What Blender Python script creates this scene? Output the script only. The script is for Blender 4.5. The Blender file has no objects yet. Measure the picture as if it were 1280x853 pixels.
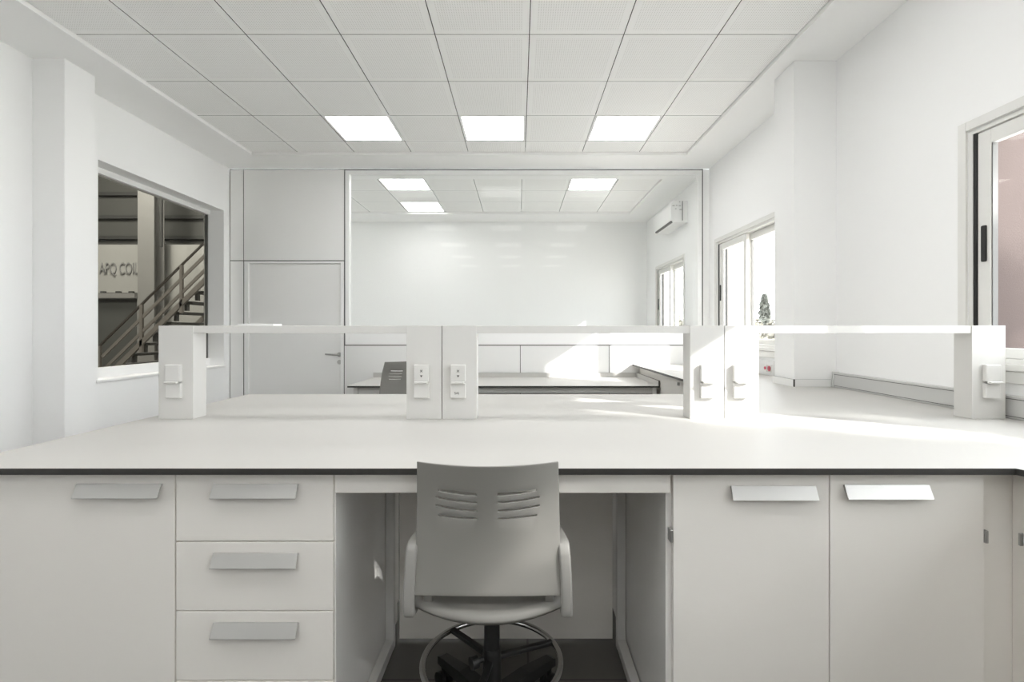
import bpy, bmesh, math, random
from mathutils import Vector, Matrix
random.seed(7)
S = bpy.context.scene
COL = S.collection
PI = math.pi

# ------------------------------------------------------------------ materials
MATS = {}
def mat(name, color, rough=0.5, metal=0.0, spec=0.5, bump=0.0, bscale=200.0, var=0.0, vscale=3.0):
    if name in MATS: return MATS[name]
    m = bpy.data.materials.new(name); m.use_nodes = True
    nt = m.node_tree; b = nt.nodes['Principled BSDF']
    b.inputs['Base Color'].default_value = (*color, 1)
    b.inputs['Roughness'].default_value = rough
    b.inputs['Metallic'].default_value = metal
    b.inputs['Specular IOR Level'].default_value = spec
    tc = nt.nodes.new('ShaderNodeTexCoord')
    if bump > 0:
        n = nt.nodes.new('ShaderNodeTexNoise'); n.inputs['Scale'].default_value = bscale
        bp = nt.nodes.new('ShaderNodeBump'); bp.inputs['Strength'].default_value = bump
        bp.inputs['Distance'].default_value = 0.002
        nt.links.new(tc.outputs['Object'], n.inputs['Vector'])
        nt.links.new(n.outputs['Fac'], bp.inputs['Height'])
        nt.links.new(bp.outputs['Normal'], b.inputs['Normal'])
    if var > 0:
        n = nt.nodes.new('ShaderNodeTexNoise'); n.inputs['Scale'].default_value = vscale
        n.inputs['Detail'].default_value = 4
        r = nt.nodes.new('ShaderNodeMapRange')
        r.inputs['To Min'].default_value = 1 - var; r.inputs['To Max'].default_value = 1 + var
        mx = nt.nodes.new('ShaderNodeVectorMath'); mx.operation = 'SCALE'
        mx.inputs[0].default_value = color
        nt.links.new(tc.outputs['Object'], n.inputs['Vector'])
        nt.links.new(n.outputs['Fac'], r.inputs['Value'])
        nt.links.new(r.outputs['Result'], mx.inputs['Scale'])
        nt.links.new(mx.outputs['Vector'], b.inputs['Base Color'])
    MATS[name] = m
    return m

def emit(name, color, strength):
    m = bpy.data.materials.new(name); m.use_nodes = True
    nt = m.node_tree; nt.nodes.clear()
    o = nt.nodes.new('ShaderNodeOutputMaterial'); e = nt.nodes.new('ShaderNodeEmission')
    e.inputs['Color'].default_value = (*color, 1); e.inputs['Strength'].default_value = strength
    nt.links.new(e.outputs[0], o.inputs['Surface']); MATS[name] = m
    return m

def glass(name, tint=(1, 1, 1), r0=0.006, power=5.0):
    # clear sheet glass: see-through plus a facing-dependent mirror reflection
    m = bpy.data.materials.new(name); m.use_nodes = True
    nt = m.node_tree; nt.nodes.clear()
    o = nt.nodes.new('ShaderNodeOutputMaterial')
    t = nt.nodes.new('ShaderNodeBsdfTransparent'); t.inputs['Color'].default_value = (*tint, 1)
    g = nt.nodes.new('ShaderNodeBsdfGlossy'); g.inputs['Roughness'].default_value = 0.0
    lw = nt.nodes.new('ShaderNodeLayerWeight'); lw.inputs['Blend'].default_value = 0.5
    p = nt.nodes.new('ShaderNodeMath'); p.operation = 'POWER'; p.inputs[1].default_value = power
    ml = nt.nodes.new('ShaderNodeMath'); ml.operation = 'MULTIPLY_ADD'
    ml.inputs[1].default_value = 0.5; ml.inputs[2].default_value = r0
    mx = nt.nodes.new('ShaderNodeMixShader')
    nt.links.new(lw.outputs['Facing'], p.inputs[0]); nt.links.new(p.outputs[0], ml.inputs[0])
    nt.links.new(ml.outputs[0], mx.inputs[0]); nt.links.new(t.outputs[0], mx.inputs[1])
    nt.links.new(g.outputs[0], mx.inputs[2]); nt.links.new(mx.outputs[0], o.inputs['Surface'])
    MATS[name] = m
    return m

def tile_material():
    # perforated acoustic tile: rows of small pin holes with a plain margin round every tile
    m = mat('ceiling_tile', (0.95, 0.95, 0.94), 0.8, spec=0.2)
    nt = m.node_tree; b = nt.nodes['Principled BSDF']
    tc = nt.nodes.new('ShaderNodeTexCoord'); sp = nt.nodes.new('ShaderNodeSeparateXYZ')
    nt.links.new(tc.outputs['UV'], sp.inputs[0])
    def M(op, a, bb=None, c=None):
        n = nt.nodes.new('ShaderNodeMath'); n.operation = op
        for i, v in enumerate((a, bb, c)):
            if v is None: continue
            if isinstance(v, (int, float)): n.inputs[i].default_value = v
            else: nt.links.new(v, n.inputs[i])
        return n.outputs[0]
    N = 42.0
    fx = M('SUBTRACT', M('FRACT', M('MULTIPLY', sp.outputs['X'], N)), 0.5)
    fy = M('SUBTRACT', M('FRACT', M('MULTIPLY', sp.outputs['Y'], N)), 0.5)
    d2 = M('ADD', M('MULTIPLY', fx, fx), M('MULTIPLY', fy, fy))
    hole = M('LESS_THAN', d2, 0.04)
    ex = M('LESS_THAN', M('ABSOLUTE', M('SUBTRACT', sp.outputs['X'], 0.5)), 0.43)
    ey = M('LESS_THAN', M('ABSOLUTE', M('SUBTRACT', sp.outputs['Y'], 0.5)), 0.43)
    fac = M('MULTIPLY', M('MULTIPLY', hole, ex), ey)
    mx = nt.nodes.new('ShaderNodeMix'); mx.data_type = 'RGBA'
    mx.inputs[6].default_value = (0.95, 0.95, 0.94, 1); mx.inputs[7].default_value = (0.68, 0.67, 0.65, 1)
    nt.links.new(fac, mx.inputs[0]); nt.links.new(mx.outputs[2], b.inputs['Base Color'])
    return m

def floor_material():
    m = mat('floor_tile', (0.055, 0.053, 0.05), 0.45, spec=0.4)
    nt = m.node_tree; b = nt.nodes['Principled BSDF']
    tc = nt.nodes.new('ShaderNodeTexCoord')
    br = nt.nodes.new('ShaderNodeTexBrick'); br.offset = 0.0
    br.inputs['Scale'].default_value = 1.0; br.inputs['Brick Width'].default_value = 0.6
    br.inputs['Row Height'].default_value = 0.6; br.inputs['Mortar Size'].default_value = 0.004
    br.inputs['Color1'].default_value = (0.115, 0.108, 0.10, 1)
    br.inputs['Color2'].default_value = (0.10, 0.095, 0.088, 1)
    br.inputs['Mortar'].default_value = (0.05, 0.048, 0.045, 1)
    nt.links.new(tc.outputs['Object'], br.inputs['Vector'])
    nt.links.new(br.outputs['Color'], b.inputs['Base Color'])
    return m

WALL = mat('wall_paint', (0.91, 0.912, 0.91), 0.75, spec=0.2, bump=0.06, bscale=350)
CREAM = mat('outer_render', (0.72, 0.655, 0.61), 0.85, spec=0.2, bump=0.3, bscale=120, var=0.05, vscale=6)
CREAM_SHADE = mat('outer_render_shaded', (0.10, 0.078, 0.073), 0.85, spec=0.2, bump=0.3, bscale=120, var=0.08, vscale=6)  # the cream render again, with shade put into a darker, pinker colour
TOP = mat('laminate_white', (0.52, 0.51, 0.49), 0.5, spec=0.2)
EDGE = mat('laminate_core', (0.033, 0.032, 0.029), 0.5)
FRONT = mat('cabinet_white', (0.83, 0.805, 0.765), 0.45, spec=0.35, bump=0.03, bscale=500)
CARC = mat('carcass_grey', (0.86, 0.85, 0.83), 0.3, spec=0.4)
GREYMETAL = mat('powder_grey', (0.66, 0.655, 0.64), 0.45)
ALU = mat('brushed_aluminium', (0.56, 0.555, 0.54), 0.38, metal=0.7)
POST = mat('post_white', (0.66, 0.652, 0.632), 0.35, spec=0.45)
PLATE = mat('socket_plastic', (0.675, 0.667, 0.647), 0.35)
INK = mat('ink_grey', (0.10, 0.10, 0.09), 0.6)
PANEL = mat('partition_panel_grey', (0.86, 0.86, 0.85), 0.45)
PANELW = mat('partition_panel_white', (0.80, 0.80, 0.79), 0.4)
JOINT = mat('joint_grey', (0.16, 0.16, 0.155), 0.6)
FRAMEW = mat('frame_white', (0.89, 0.89, 0.885), 0.35)
GASKET = mat('gasket_black', (0.015, 0.015, 0.015), 0.6)
UPVC = mat('window_white', (0.74, 0.735, 0.71), 0.35)
TRUNK = mat('trunking_grey', (0.58, 0.58, 0.57), 0.4)
RED = mat('socket_red', (0.45, 0.02, 0.06), 0.35)
PLASTIC = mat('chair_shell_grey', (0.27, 0.262, 0.245), 0.5, spec=0.4, bump=0.05, bscale=600)
ARMP = mat('chair_arm_grey', (0.33, 0.322, 0.305), 0.42)
BLACK = mat('black_plastic', (0.013, 0.013, 0.013), 0.45)
CHROME = mat('chrome', (0.62, 0.62, 0.61), 0.16, metal=1.0)
STEEL = mat('satin_steel', (0.45, 0.45, 0.44), 0.3, metal=0.9)
VOID = mat('ceiling_void', (0.02, 0.02, 0.02), 0.9)
TILE = tile_material()
FLOOR = floor_material()
DIFF = emit('light_diffuser', (1.0, 0.995, 0.98), 4.0)
GLASS = glass('window_glass', (0.98, 0.985, 0.98), 0.006)
PGLASS = glass('partition_glass', (0.985, 0.99, 0.985), 0.009)
HALLGLASS = glass('hall_glass', (0.86, 0.86, 0.84), 0.004)
SLAB = mat('slab_white', (0.85, 0.85, 0.84), 0.7)
CONC = mat('hall_concrete', (0.16, 0.155, 0.145), 0.8, var=0.12, vscale=2)
HDARK = mat('hall_cladding_dark', (0.115, 0.115, 0.105), 0.7)
HGIRD = mat('hall_girder', (0.07, 0.07, 0.065), 0.7)
HLIGHT = mat('hall_panel_light', (0.40, 0.395, 0.37), 0.6)
HDOOR = mat('hall_shutter_dark', (0.10, 0.102, 0.094), 0.6)
HCOL = mat('hall_column_grey', (0.27, 0.265, 0.25), 0.6)
HRAIL = mat('stair_timber_brown', (0.24, 0.22, 0.195), 0.6, var=0.1, vscale=10)
HRAILD = mat('stair_rail_dark', (0.07, 0.06, 0.05), 0.5)
HTREAD = mat('stair_tread_dark', (0.07, 0.068, 0.062), 0.7)
HLETTER = mat('hall_letter_grey', (0.24, 0.238, 0.23), 0.6)
LEAF = mat('leaf_green', (0.16, 0.19, 0.11), 0.6, var=0.25, vscale=5)
CONIF = mat('conifer_green', (0.10, 0.105, 0.09), 0.7, var=0.25, vscale=5)
HEDGE = mat('hedge_green', (0.17, 0.16, 0.13), 0.7, var=0.2, vscale=3)
BARK = mat('bark', (0.12, 0.09, 0.07), 0.9, var=0.3, vscale=12)
GROUND = mat('outer_ground', (0.78, 0.765, 0.73), 0.95, var=0.1, vscale=1)

# ------------------------------------------------------------------ builders
OFF = {}
def thing(name, label, cat, loc=(0, 0, 0), rotz=0.0, group=None):
    o = bpy.data.objects.new(name, None); COL.objects.link(o)
    o.empty_display_size = 0.1
    o.location = loc; o.rotation_euler = (0, 0, rotz)
    o['label'] = label; o['category'] = cat
    if group: o['group'] = group
    OFF[o.name] = Vector(loc)
    return o
def tag(o, label, cat, group=None):
    o['label'] = label; o['category'] = cat
    if group: o['group'] = group
    return o
def struct(o):
    o['kind'] = 'structure'
    return o

def obj(name, bm, m, parent=None, local=False, smooth=False, label=None):
    """link a bmesh as one object; coordinates are world unless local (relative to the thing)"""
    me = bpy.data.meshes.new(name)
    ms = m if isinstance(m, (list, tuple)) else [m]
    off = Vector((0, 0, 0))
    if parent is not None:
        off = OFF.get(parent.name, Vector((0, 0, 0)))
    base = None
    if parent is None and not local:
        # put the origin at the base centre
        xs = [v.co for v in bm.verts]
        mn = Vector((min(c.x for c in xs), min(c.y for c in xs), min(c.z for c in xs)))
        mx = Vector((max(c.x for c in xs), max(c.y for c in xs), max(c.z for c in xs)))
        off = Vector(((mn.x + mx.x) / 2, (mn.y + mx.y) / 2, mn.z)); base = off
    if not local:
        for v in bm.verts: v.co -= off
    bmesh.ops.recalc_face_normals(bm, faces=bm.faces)
    if smooth:
        for f in bm.faces: f.smooth = True
    bm.to_mesh(me); bm.free()
    for x in ms: me.materials.append(x)
    o = bpy.data.objects.new(name, me); COL.objects.link(o)
    if base is not None: o.location = base
    if parent is not None: o.parent = parent
    OFF[o.name] = off
    if label: o['label'] = label
    if smooth and smooth != 'all':
        me.set_sharp_from_angle(angle=math.radians(35))
    return o

def B(): return bmesh.new()

def box(bm, x0, x1, y0, y1, z0, z1, bev=0.0, mi=0, seg=1):
    t = bmesh.new()
    vs = [t.verts.new((x, y, z)) for x in (x0, x1) for y in (y0, y1) for z in (z0, z1)]
    for idx in ((0, 1, 3, 2), (4, 6, 7, 5), (0, 4, 5, 1), (2, 3, 7, 6), (0, 2, 6, 4), (1, 5, 7, 3)):
        t.faces.new([vs[i] for i in idx])
    bmesh.ops.recalc_face_normals(t, faces=t.faces)
    if bev > 0:
        bmesh.ops.bevel(t, geom=list(t.edges), offset=bev, segments=seg, affect='EDGES', profile=0.5)
    for f in t.faces: f.material_index = mi
    merge(bm, t)
    return bm

def merge(bm, t):
    vm = {}
    uvs = t.loops.layers.uv.active
    for v in t.verts: vm[v] = bm.verts.new(v.co)
    for f in t.faces:
        nf = bm.faces.new([vm[v] for v in f.verts]); nf.material_index = f.material_index; nf.smooth = f.smooth
    t.free()

def prism(bm, pts, z0, z1, side_mi=0, cap_mi=0):
    """vertical prism of a polygon (x, y)"""
    lo = [bm.verts.new((x, y, z0)) for x, y in pts]; hi = [bm.verts.new((x, y, z1)) for x, y in pts]
    n = len(pts)
    f = bm.faces.new(hi); f.material_index = cap_mi
    f = bm.faces.new(lo[::-1]); f.material_index = cap_mi
    for i in range(n):
        f = bm.faces.new((lo[i], lo[(i + 1) % n], hi[(i + 1) % n], hi[i])); f.material_index = side_mi
    return bm

def extrude_x(bm, prof, x0, x1, mi=0):
    """profile of (y, z) points extruded along x"""
    a = [bm.verts.new((x0, y, z)) for y, z in prof]; b = [bm.verts.new((x1, y, z)) for y, z in prof]
    n = len(prof)
    bm.faces.new(a).material_index = mi; bm.faces.new(b[::-1]).material_index = mi
    for i in range(n):
        bm.faces.new((a[i], b[i], b[(i + 1) % n], a[(i + 1) % n])).material_index = mi
    return bm

def cyl(bm, p0, p1, r0, r1=None, n=20, mi=0, caps=True):
    r1 = r0 if r1 is None else r1
    p0 = Vector(p0); p1 = Vector(p1); d = (p1 - p0).normalized()
    up = Vector((0, 0, 1)) if abs(d.z) < 0.9 else Vector((1, 0, 0))
    u = d.cross(up).normalized(); w = d.cross(u)
    a = []; b = []
    for i in range(n):
        c = u * math.cos(2 * PI * i / n) + w * math.sin(2 * PI * i / n)
        a.append(bm.verts.new(p0 + c * r0)); b.append(bm.verts.new(p1 + c * r1))
    for i in range(n):
        bm.faces.new((a[i], a[(i + 1) % n], b[(i + 1) % n], b[i])).material_index = mi
    if caps:
        bm.faces.new(a[::-1]).material_index = mi; bm.faces.new(b).material_index = mi
    return bm

def sweep(bm, path, cross, closed=False, up=(0, 0, 1), mi=0):
    """sweep a 2-D cross-section (list of (u, v)) along points; u lies across, v along up"""
    P = [Vector(p) for p in path]; n = len(P); up = Vector(up); rings = []
    for i, p in enumerate(P):
        if closed: d = P[(i + 1) % n] - P[i - 1]
        else: d = P[min(i + 1, n - 1)] - P[max(i - 1, 0)]
        d.normalize()
        side = d.cross(up)
        if side.length < 1e-4: side = Vector((1, 0, 0))
        side.normalize(); v = side.cross(d).normalized()
        rings.append([bm.verts.new(p + side * a + v * b) for a, b in cross])
    k = len(cross)
    for i in range(n if closed else n - 1):
        r = rings[i]; s = rings[(i + 1) % n]
        for j in range(k):
            bm.faces.new((r[j], r[(j + 1) % k], s[(j + 1) % k], s[j])).material_index = mi
    if not closed:
        bm.faces.new(rings[0][::-1]).material_index = mi; bm.faces.new(rings[-1]).material_index = mi
    return bm
def circ(r, n=12): return [(r * math.cos(2 * PI * i / n), r * math.sin(2 * PI * i / n)) for i in range(n)]
def rrect(a, b, r, n=3):
    out = []
    for cx, cy, s in ((a - r, b - r, 0), (-a + r, b - r, 1), (-a + r, -b + r, 2), (a - r, -b + r, 3)):
        for i in range(n + 1):
            t = (s + i / n) * PI / 2
            out.append((cx + r * math.cos(t), cy + r * math.sin(t)))
    return out

def bar(bm, p0, p1, w, h, mi=0, up=(0, 0, 1)):
    return sweep(bm, [p0, p1], [(w/2, h/2), (-w/2, h/2), (-w/2, -h/2), (w/2, -h/2)], up=up, mi=mi)

def text(name, body, size, m, parent, loc, rot=(PI / 2, 0, 0), depth=0.0006, xs=1.0):
    cu = bpy.data.curves.new(name, 'FONT'); cu.body = body; cu.size = size; cu.extrude = depth
    cu.align_x = 'CENTER'; cu.align_y = 'CENTER'
    to = bpy.data.objects.new(name + '_tmp', cu); COL.objects.link(to)
    dg = bpy.context.evaluated_depsgraph_get()
    me = bpy.data.meshes.new_from_object(to.evaluated_get(dg))
    bpy.data.objects.remove(to)
    M = Matrix.Rotation(rot[2], 4, 'Z') @ Matrix.Rotation(rot[0], 4, 'X') @ Matrix.Scale(xs, 4, (1, 0, 0))
    off = OFF.get(parent.name, Vector((0, 0, 0)))
    me.transform(Matrix.Translation(Vector(loc) - off) @ M)
    me.materials.clear(); me.materials.append(m)
    o = bpy.data.objects.new(name, me); COL.objects.link(o); o.parent = parent; OFF[o.name] = off
    return o

# ------------------------------------------------------------------ setting
XL, XR = -3.31, 2.18          # inner faces of the side walls
YP = 5.737                    # face of the partition
YB, YF = -4.6, 8.55           # wall behind the camera, far wall of the room beyond
ZT, ZB = 3.142, 3.113         # tile plane, plaster border
CZ = 0.876                    # bench top

def wall_x(name, x0, x1, y0, y1, z0, z1, ops, m):
    bm = B(); y = y0
    for ya, yb, za, zb in sorted(ops):
        if ya > y: box(bm, x0, x1, y, ya, z0, z1)
        if za > z0: box(bm, x0, x1, ya, yb, z0, za)
        if zb < z1: box(bm, x0, x1, ya, yb, zb, z1)
        y = yb
    if y < y1: box(bm, x0, x1, y, y1, z0, z1)
    return struct(obj(name, bm, m))

WZ0, WZ1 = 1.112, 2.226
WINS = [(4.215, 5.52), (0.80, 2.435), (6.63, 7.93), (-0.60, 0.72), (-2.9, -1.4)]  # last two are unseen windows, added to let in more daylight and sun
TOPS = [WZ1, WZ1, WZ1, 2.42, WZ1]
OPS = [(a, b, WZ0, z) for (a, b), z in zip(WINS, TOPS)]
OPO = [(a, b, WZ0, z + 0.22) for (a, b), z in zip(WINS, TOPS)]
wall_x('wall_right', XR, 2.30, YB, YF + 0.2, 0, 3.4, OPS, WALL)
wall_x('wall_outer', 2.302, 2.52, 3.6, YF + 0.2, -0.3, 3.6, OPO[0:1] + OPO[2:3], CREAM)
wall_x('wall_outer_near', 2.302, 2.52, YB, 3.6, -0.3, 3.6, [OPO[1]] + OPO[3:], CREAM_SHADE)  # split off to carry the shaded render colour
wall_x('wall_left', -3.532, XL, YB, 13.2, 0, 3.4, [(3.945, 5.626, 0.872, 2.607)], WALL)
struct(obj('wall_far', box(B(), XL, XR, YF, YF + 0.15, 0, 3.3), WALL))
struct(obj('wall_rear', box(B(), XL, XR, YB - 0.15, YB, 0, 3.3), mat('rear_wall_grey', (0.55, 0.55, 0.54), 0.7)))  # unseen wall, greyed to cut the light bounced from behind
struct(obj('wall_pillar_right', box(B(), 1.888, XR, 3.44, 3.706, 0, ZB, 0.003), WALL))
struct(obj('wall_pillar_left', box(B(), XL, -3.087, 3.41, 3.655, 0, ZB, 0.003), WALL))
struct(obj('floor', box(B(), XL, XR, YB, YP + 0.08, -0.1, 0), FLOOR))
struct(obj('floor_beyond', box(B(), XL, XR, YP + 0.08, YF, -0.1, 0), mat('pale_bounce_floor', (0.30, 0.295, 0.285), 0.5)))  # unseen floor, made pale to bounce light up into the room beyond

# ---- ceilings
def ceiling(name, fx0, fx1, fy0, fy1, gx, gy, ox0, ox1, oy0, oy1, skip, step=0.6):
    bm = bmesh.new(); uv = bm.loops.layers.uv.new('UVMap'); g = 0.0028
    def cuts(a, b, g0):
        k = math.ceil((a - g0) / step - 1e-6); out = [a]
        while g0 + k * step < b - 0.01:
            if g0 + k * step > a + 0.01: out.append(g0 + k * step)
            k += 1
        return out + [b]
    xs = cuts(fx0, fx1, gx); ys = cuts(fy0, fy1, gy)
    for i in range(len(xs) - 1):
        for j in range(len(ys) - 1):
            cx, cy = (xs[i] + xs[i+1]) / 2, (ys[j] + ys[j+1]) / 2
            if any(abs(cx - a) < 0.2 and abs(cy - b) < 0.2 for a, b in skip): continue
            x0, x1, y0, y1 = xs[i] + g, xs[i+1] - g, ys[j] + g * 0.8, ys[j+1] - g * 0.8
            lo = [bm.verts.new(c) for c in ((x0, y0, ZT), (x1, y0, ZT), (x1, y1, ZT), (x0, y1, ZT))]
            hi = [bm.verts.new((v.co.x, v.co.y, ZT + 0.018)) for v in lo]
            f = bm.faces.new(lo[::-1])
            bx = gx + math.floor((cx - gx) / step) * step; by = gy + math.floor((cy - gy) / step) * step
            for l in f.loops:
                l[uv].uv = ((l.vert.co.x - bx) / step, (l.vert.co.y - by) / step)
            for k in range(4):
                bm.faces.new((lo[k], lo[(k+1) % 4], hi[(k+1) % 4], hi[k])).material_index = 1
            bm.faces.new(hi).material_index = 1
    # void above the tiles
    z = ZT + 0.05
    q = [bm.verts.new(c) for c in ((fx0, fy0, z), (fx1, fy0, z), (fx1, fy1, z), (fx0, fy1, z))]
    bm.faces.new(q).material_index = 1
    # plaster border with a small lip around the tile field
    for a in ((ox0, fx0, oy0, oy1), (fx1, ox1, oy0, oy1), (fx0, fx1, oy0, fy0), (fx0, fx1, fy1, oy1)):
        box(bm, *a, ZB, ZB + 0.25, mi=2)
    return struct(obj(name, bm, [TILE, VOID, mat('plaster_border', (0.95, 0.95, 0.945), 0.8, spec=0.2)], local=True))

GX = 0.067
HALF = 0.3
cols = [GX - 3 * 0.6 + 0.3, GX - 0.6 + 0.3, GX + 0.6 + 0.3]
rows = [4.386, 1.986, 0.186, -1.614, -3.414]
lights = [(x, y + 0.3) for y in rows for x in cols]
ceiling('ceiling', -2.815, 1.771, -4.2, 5.29, GX, 4.386, XL, XR, YB, YP, lights)
nl = [(cols[0] - 0.03, 6.44), (cols[0] - 0.03, 7.64), (cols[2] - 0.03, 6.44)]
ceiling('ceiling', -2.815, 1.76, 6.14, 7.97, GX - 0.03, 6.14, XL, XR, YP + 0.08, YF, nl, 0.6)

def ceiling_light(x, y, label, group=None):
    t = thing('ceiling_light', label, 'ceiling light', (x, y, ZT), 0, group)
    f = B(); h = 0.296; w = 0.022
    for a in ((-h, h, -h, -h + w), (-h, h, h - w, h), (-h, -h + w, -h + w, h - w), (h - w, h, -h + w, h - w)):
        box(f, *a, 0.0, 0.03)
    obj('frame', f, FRAMEW, t, local=True)
    obj('diffuser', box(B(), -h + w, h - w, -h + w, h - w, 0.004, 0.012), DIFF, t, local=True)
    return t
nm = ['left', 'middle', 'right']
for i, (x, y) in enumerate(lights):
    if i < 3:
        lab = ['square ceiling light panel left of the middle one, nearest the door side',
               'square ceiling light panel in the middle of the row of three',
               'square ceiling light panel nearest the window wall, in the row of three'][i]
        ceiling_light(x, y, lab)
    else:
        ceiling_light(x, y, 'ceiling light panel behind the viewer, seen only as a glimmer in the glass',
                      'ceiling lights mirrored in the partition glass')
for (x, y), lab in zip(nl, ['front ceiling light beyond the glass on the left, by the partition',
                            'rear ceiling light beyond the glass on the left, furthest back',
                            'lone ceiling light beyond the glass on the right, near the air conditioner']):
    ceiling_light(x, y, lab)

# ---- sliding windows of the right wall
def slide_window(name, y0, y1, WZ1):
    r = B()
    # casing on the room side
    w = 0.045; x0 = XR - 0.012
    box(r, x0, XR, y0 - w, y0, WZ0 - 0.085, WZ1 + w, 0.002)
    box(r, x0, XR, y1, y1 + w, WZ0 - 0.085, WZ1 + w, 0.002)
    box(r, x0, XR, y0, y1, WZ1, WZ1 + w, 0.002)
    box(r, x0 - 0.012, XR, y0, y1, WZ0 - 0.03, WZ0, 0.003)
    box(r, x0, XR, y0, y1, WZ0 - 0.085, WZ0 - 0.032, 0.002)
    root = struct(obj(name, r, UPVC))
    f = B(); fx0, fx1 = XR + 0.003, 2.295; fw = 0.022
    box(f, fx0, fx1, y0, y0 + fw, WZ0, WZ1); box(f, fx0, fx1, y1 - fw, y1, WZ0, WZ1)
    box(f, fx0, fx1, y0 + fw, y1 - fw, WZ0, WZ0 + fw); box(f, fx0, fx1, y0 + fw, y1 - fw, WZ1 - fw, WZ1)
    obj('window_frame', f, UPVC, root)
    box_y = y1 - fw - 0.004
    obj('seal', box(B(), XR + 0.006, 2.285, box_y - 0.012, box_y + 0.003, WZ0 + fw, WZ1 - fw), GASKET, root)
    ym = (y0 + y1) / 2
    def sash(xa, xb, a, b, far):
        s = B(); sw = 0.066; z0, z1 = WZ0 + fw + 0.002, WZ1 - fw - 0.004
        box(s, xa, xb, a, a + sw, z0, z1, 0.003); box(s, xa, xb, b - sw, b, z0, z1, 0.003)
        box(s, xa, xb, a + sw, b - sw, z0, z0 + 0.045, 0.003); box(s, xa, xb, a + sw, b - sw, z1 - sw, z1, 0.003)
        so = obj('sash', s, UPVC, root)
        xm = (xa + xb) / 2
        obj('glass', box(B(), xm - 0.003, xm + 0.003, a + sw, b - sw, z0 + 0.045, z1 - sw), GLASS, so)
        g = B()
        for q in ((a + sw, a + sw + 0.006), (b - sw - 0.006, b - sw)):
            box(g, xm - 0.012, xm + 0.012, *q, z0 + 0.045, z1 - sw)
        obj('bead', g, JOINT, so)
        if far:
            h = B(); yc = b - sw * 0.55
            box(h, xa - 0.007, xa, yc - 0.013, yc + 0.013, 1.585, 1.755, 0.006, seg=3)
            obj('handle', h, GASKET, so)
    sash(XR + 0.012, XR + 0.046, ym - 0.03, y1 - fw - 0.016, True)
    sash(XR + 0.058, XR + 0.094, y0 + fw, ym + 0.035, False)
    return root
for i, (a, b) in enumerate(WINS):
    slide_window('window_%d' % (i + 1), a, b, TOPS[i])

# ---- left window into the hall
y0, y1, z0, z1 = 3.945, 5.626, 0.872, 2.607
f = B()
box(f, -3.53, -3.46, y0, y1, z1 - 0.047, z1); box(f, -3.53, -3.46, y0, y1, z0, z0 + 0.08)
box(f, -3.53, -3.46, y0, y0 + 0.03, z0 + 0.08, z1 - 0.047)
box(f, -3.46, XL + 0.012, y0 - 0.02, y1 + 0.02, z0 - 0.022, z0 - 0.001, 0.003)
wh = struct(obj('window_7', f, FRAMEW))
f2 = B(); box(f2, -3.512, -3.485, y1 - 0.012, y1 - 0.001, z0 + 0.08, z1 - 0.047)
obj('side_profile', f2, JOINT, wh)
obj('glass', box(B(), -3.503, -3.497, y0 + 0.03, y1 - 0.012, z0 + 0.08, z1 - 0.047), HALLGLASS, wh)
struct(obj('wall_hall_right', box(B(), -3.6, -3.4, 1.3, 13.2, 3.4, 7.6), HDARK))

# ---- partition: panels, door, glazing
def px(x, Y=YP): return (x - 648.6) * Y / 627
def pz(y, Y=YP): return 1.26 - (y - 413.5) * Y / 627
xa, xb, xc = px(287.3), px(304.3), px(430.3)
xe = px(879)
zr = pz(326); zrail = pz(432)
bm = B()
box(bm, xa, xe, YP + 0.012, YP + 0.07, 0.0, 0.03)                    # floor track
box(bm, xa, xe, YP + 0.006, YP + 0.07, ZB - 0.016, ZB)               # head track
for x in (xa + 0.006, xb, xc, xe - 0.006):
    box(bm, x - 0.006, x + 0.006, YP + 0.006, YP + 0.07, 0.03, ZB - 0.016)
box(bm, xa, xc, YP + 0.006, YP + 0.07, zr - 0.006, zr + 0.006)
box(bm, xc, xe, YP + 0.006, YP + 0.07, zrail - 0.006, zrail + 0.006)
for x in (px(541), px(650.4), px(761.5)):
    box(bm, x - 0.005, x + 0.005, YP + 0.008, YP + 0.06, 0.03, zrail)
wb = struct(obj('wall_back', bm, JOINT))
struct(obj('wall_back_edge', box(B(), xe, XR, YP + 0.01, YP + 0.08, 0, ZB), WALL))
def panel(x0, x1, z0, z1, m, g=0.005):
    return obj('panel', box(B(), x0 + g, x1 - g, YP, YP + 0.075, z0 + g, z1 - g, 0.0015), m, wb)
panel(xa, xb, zr, ZB - 0.008, PANEL); panel(xa, xb, 0.025, zr, PANEL)
panel(xb, xc, zr, ZB - 0.008, PANEL)
jx = [xc, px(541), px(650.4), px(761.5), xe]
for i in range(4): panel(jx[i], jx[i+1], 0.025, zrail, PANELW, 0.004)

d = B()
dx0, dx1 = xb + 0.007, xc - 0.007
box(d, dx0, dx0 + 0.05, YP, YP + 0.075, 0.0, zr - 0.007, 0.002)
box(d, dx1 - 0.035, dx1, YP, YP + 0.075, 0.0, zr - 0.007, 0.002)
box(d, dx0 + 0.05, dx1 - 0.035, YP, YP + 0.075, zr - 0.03, zr - 0.007, 0.002)
door = struct(obj('door_1', d, FRAMEW))
leaf = obj('door_leaf', box(B(), dx0 + 0.053, dx1 - 0.039, YP + 0.018, YP + 0.058, 0.006, zr - 0.034, 0.002), PANEL, door)
hx, hz = px(423.8), pz(443.6)
h = B()
cyl(h, (hx, YP + 0.018, hz), (hx, YP + 0.008, hz), 0.026, n=28)
cyl(h, (hx, YP + 0.010, hz), (hx, YP - 0.04, hz), 0.010)
sweep(h, [(hx + 0.005, YP - 0.04, hz), (hx - 0.05, YP - 0.044, hz + 0.002), (hx - 0.14, YP - 0.046, hz + 0.008)], circ(0.0095))
obj('door_handle', h, STEEL, leaf, smooth=True)
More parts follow.
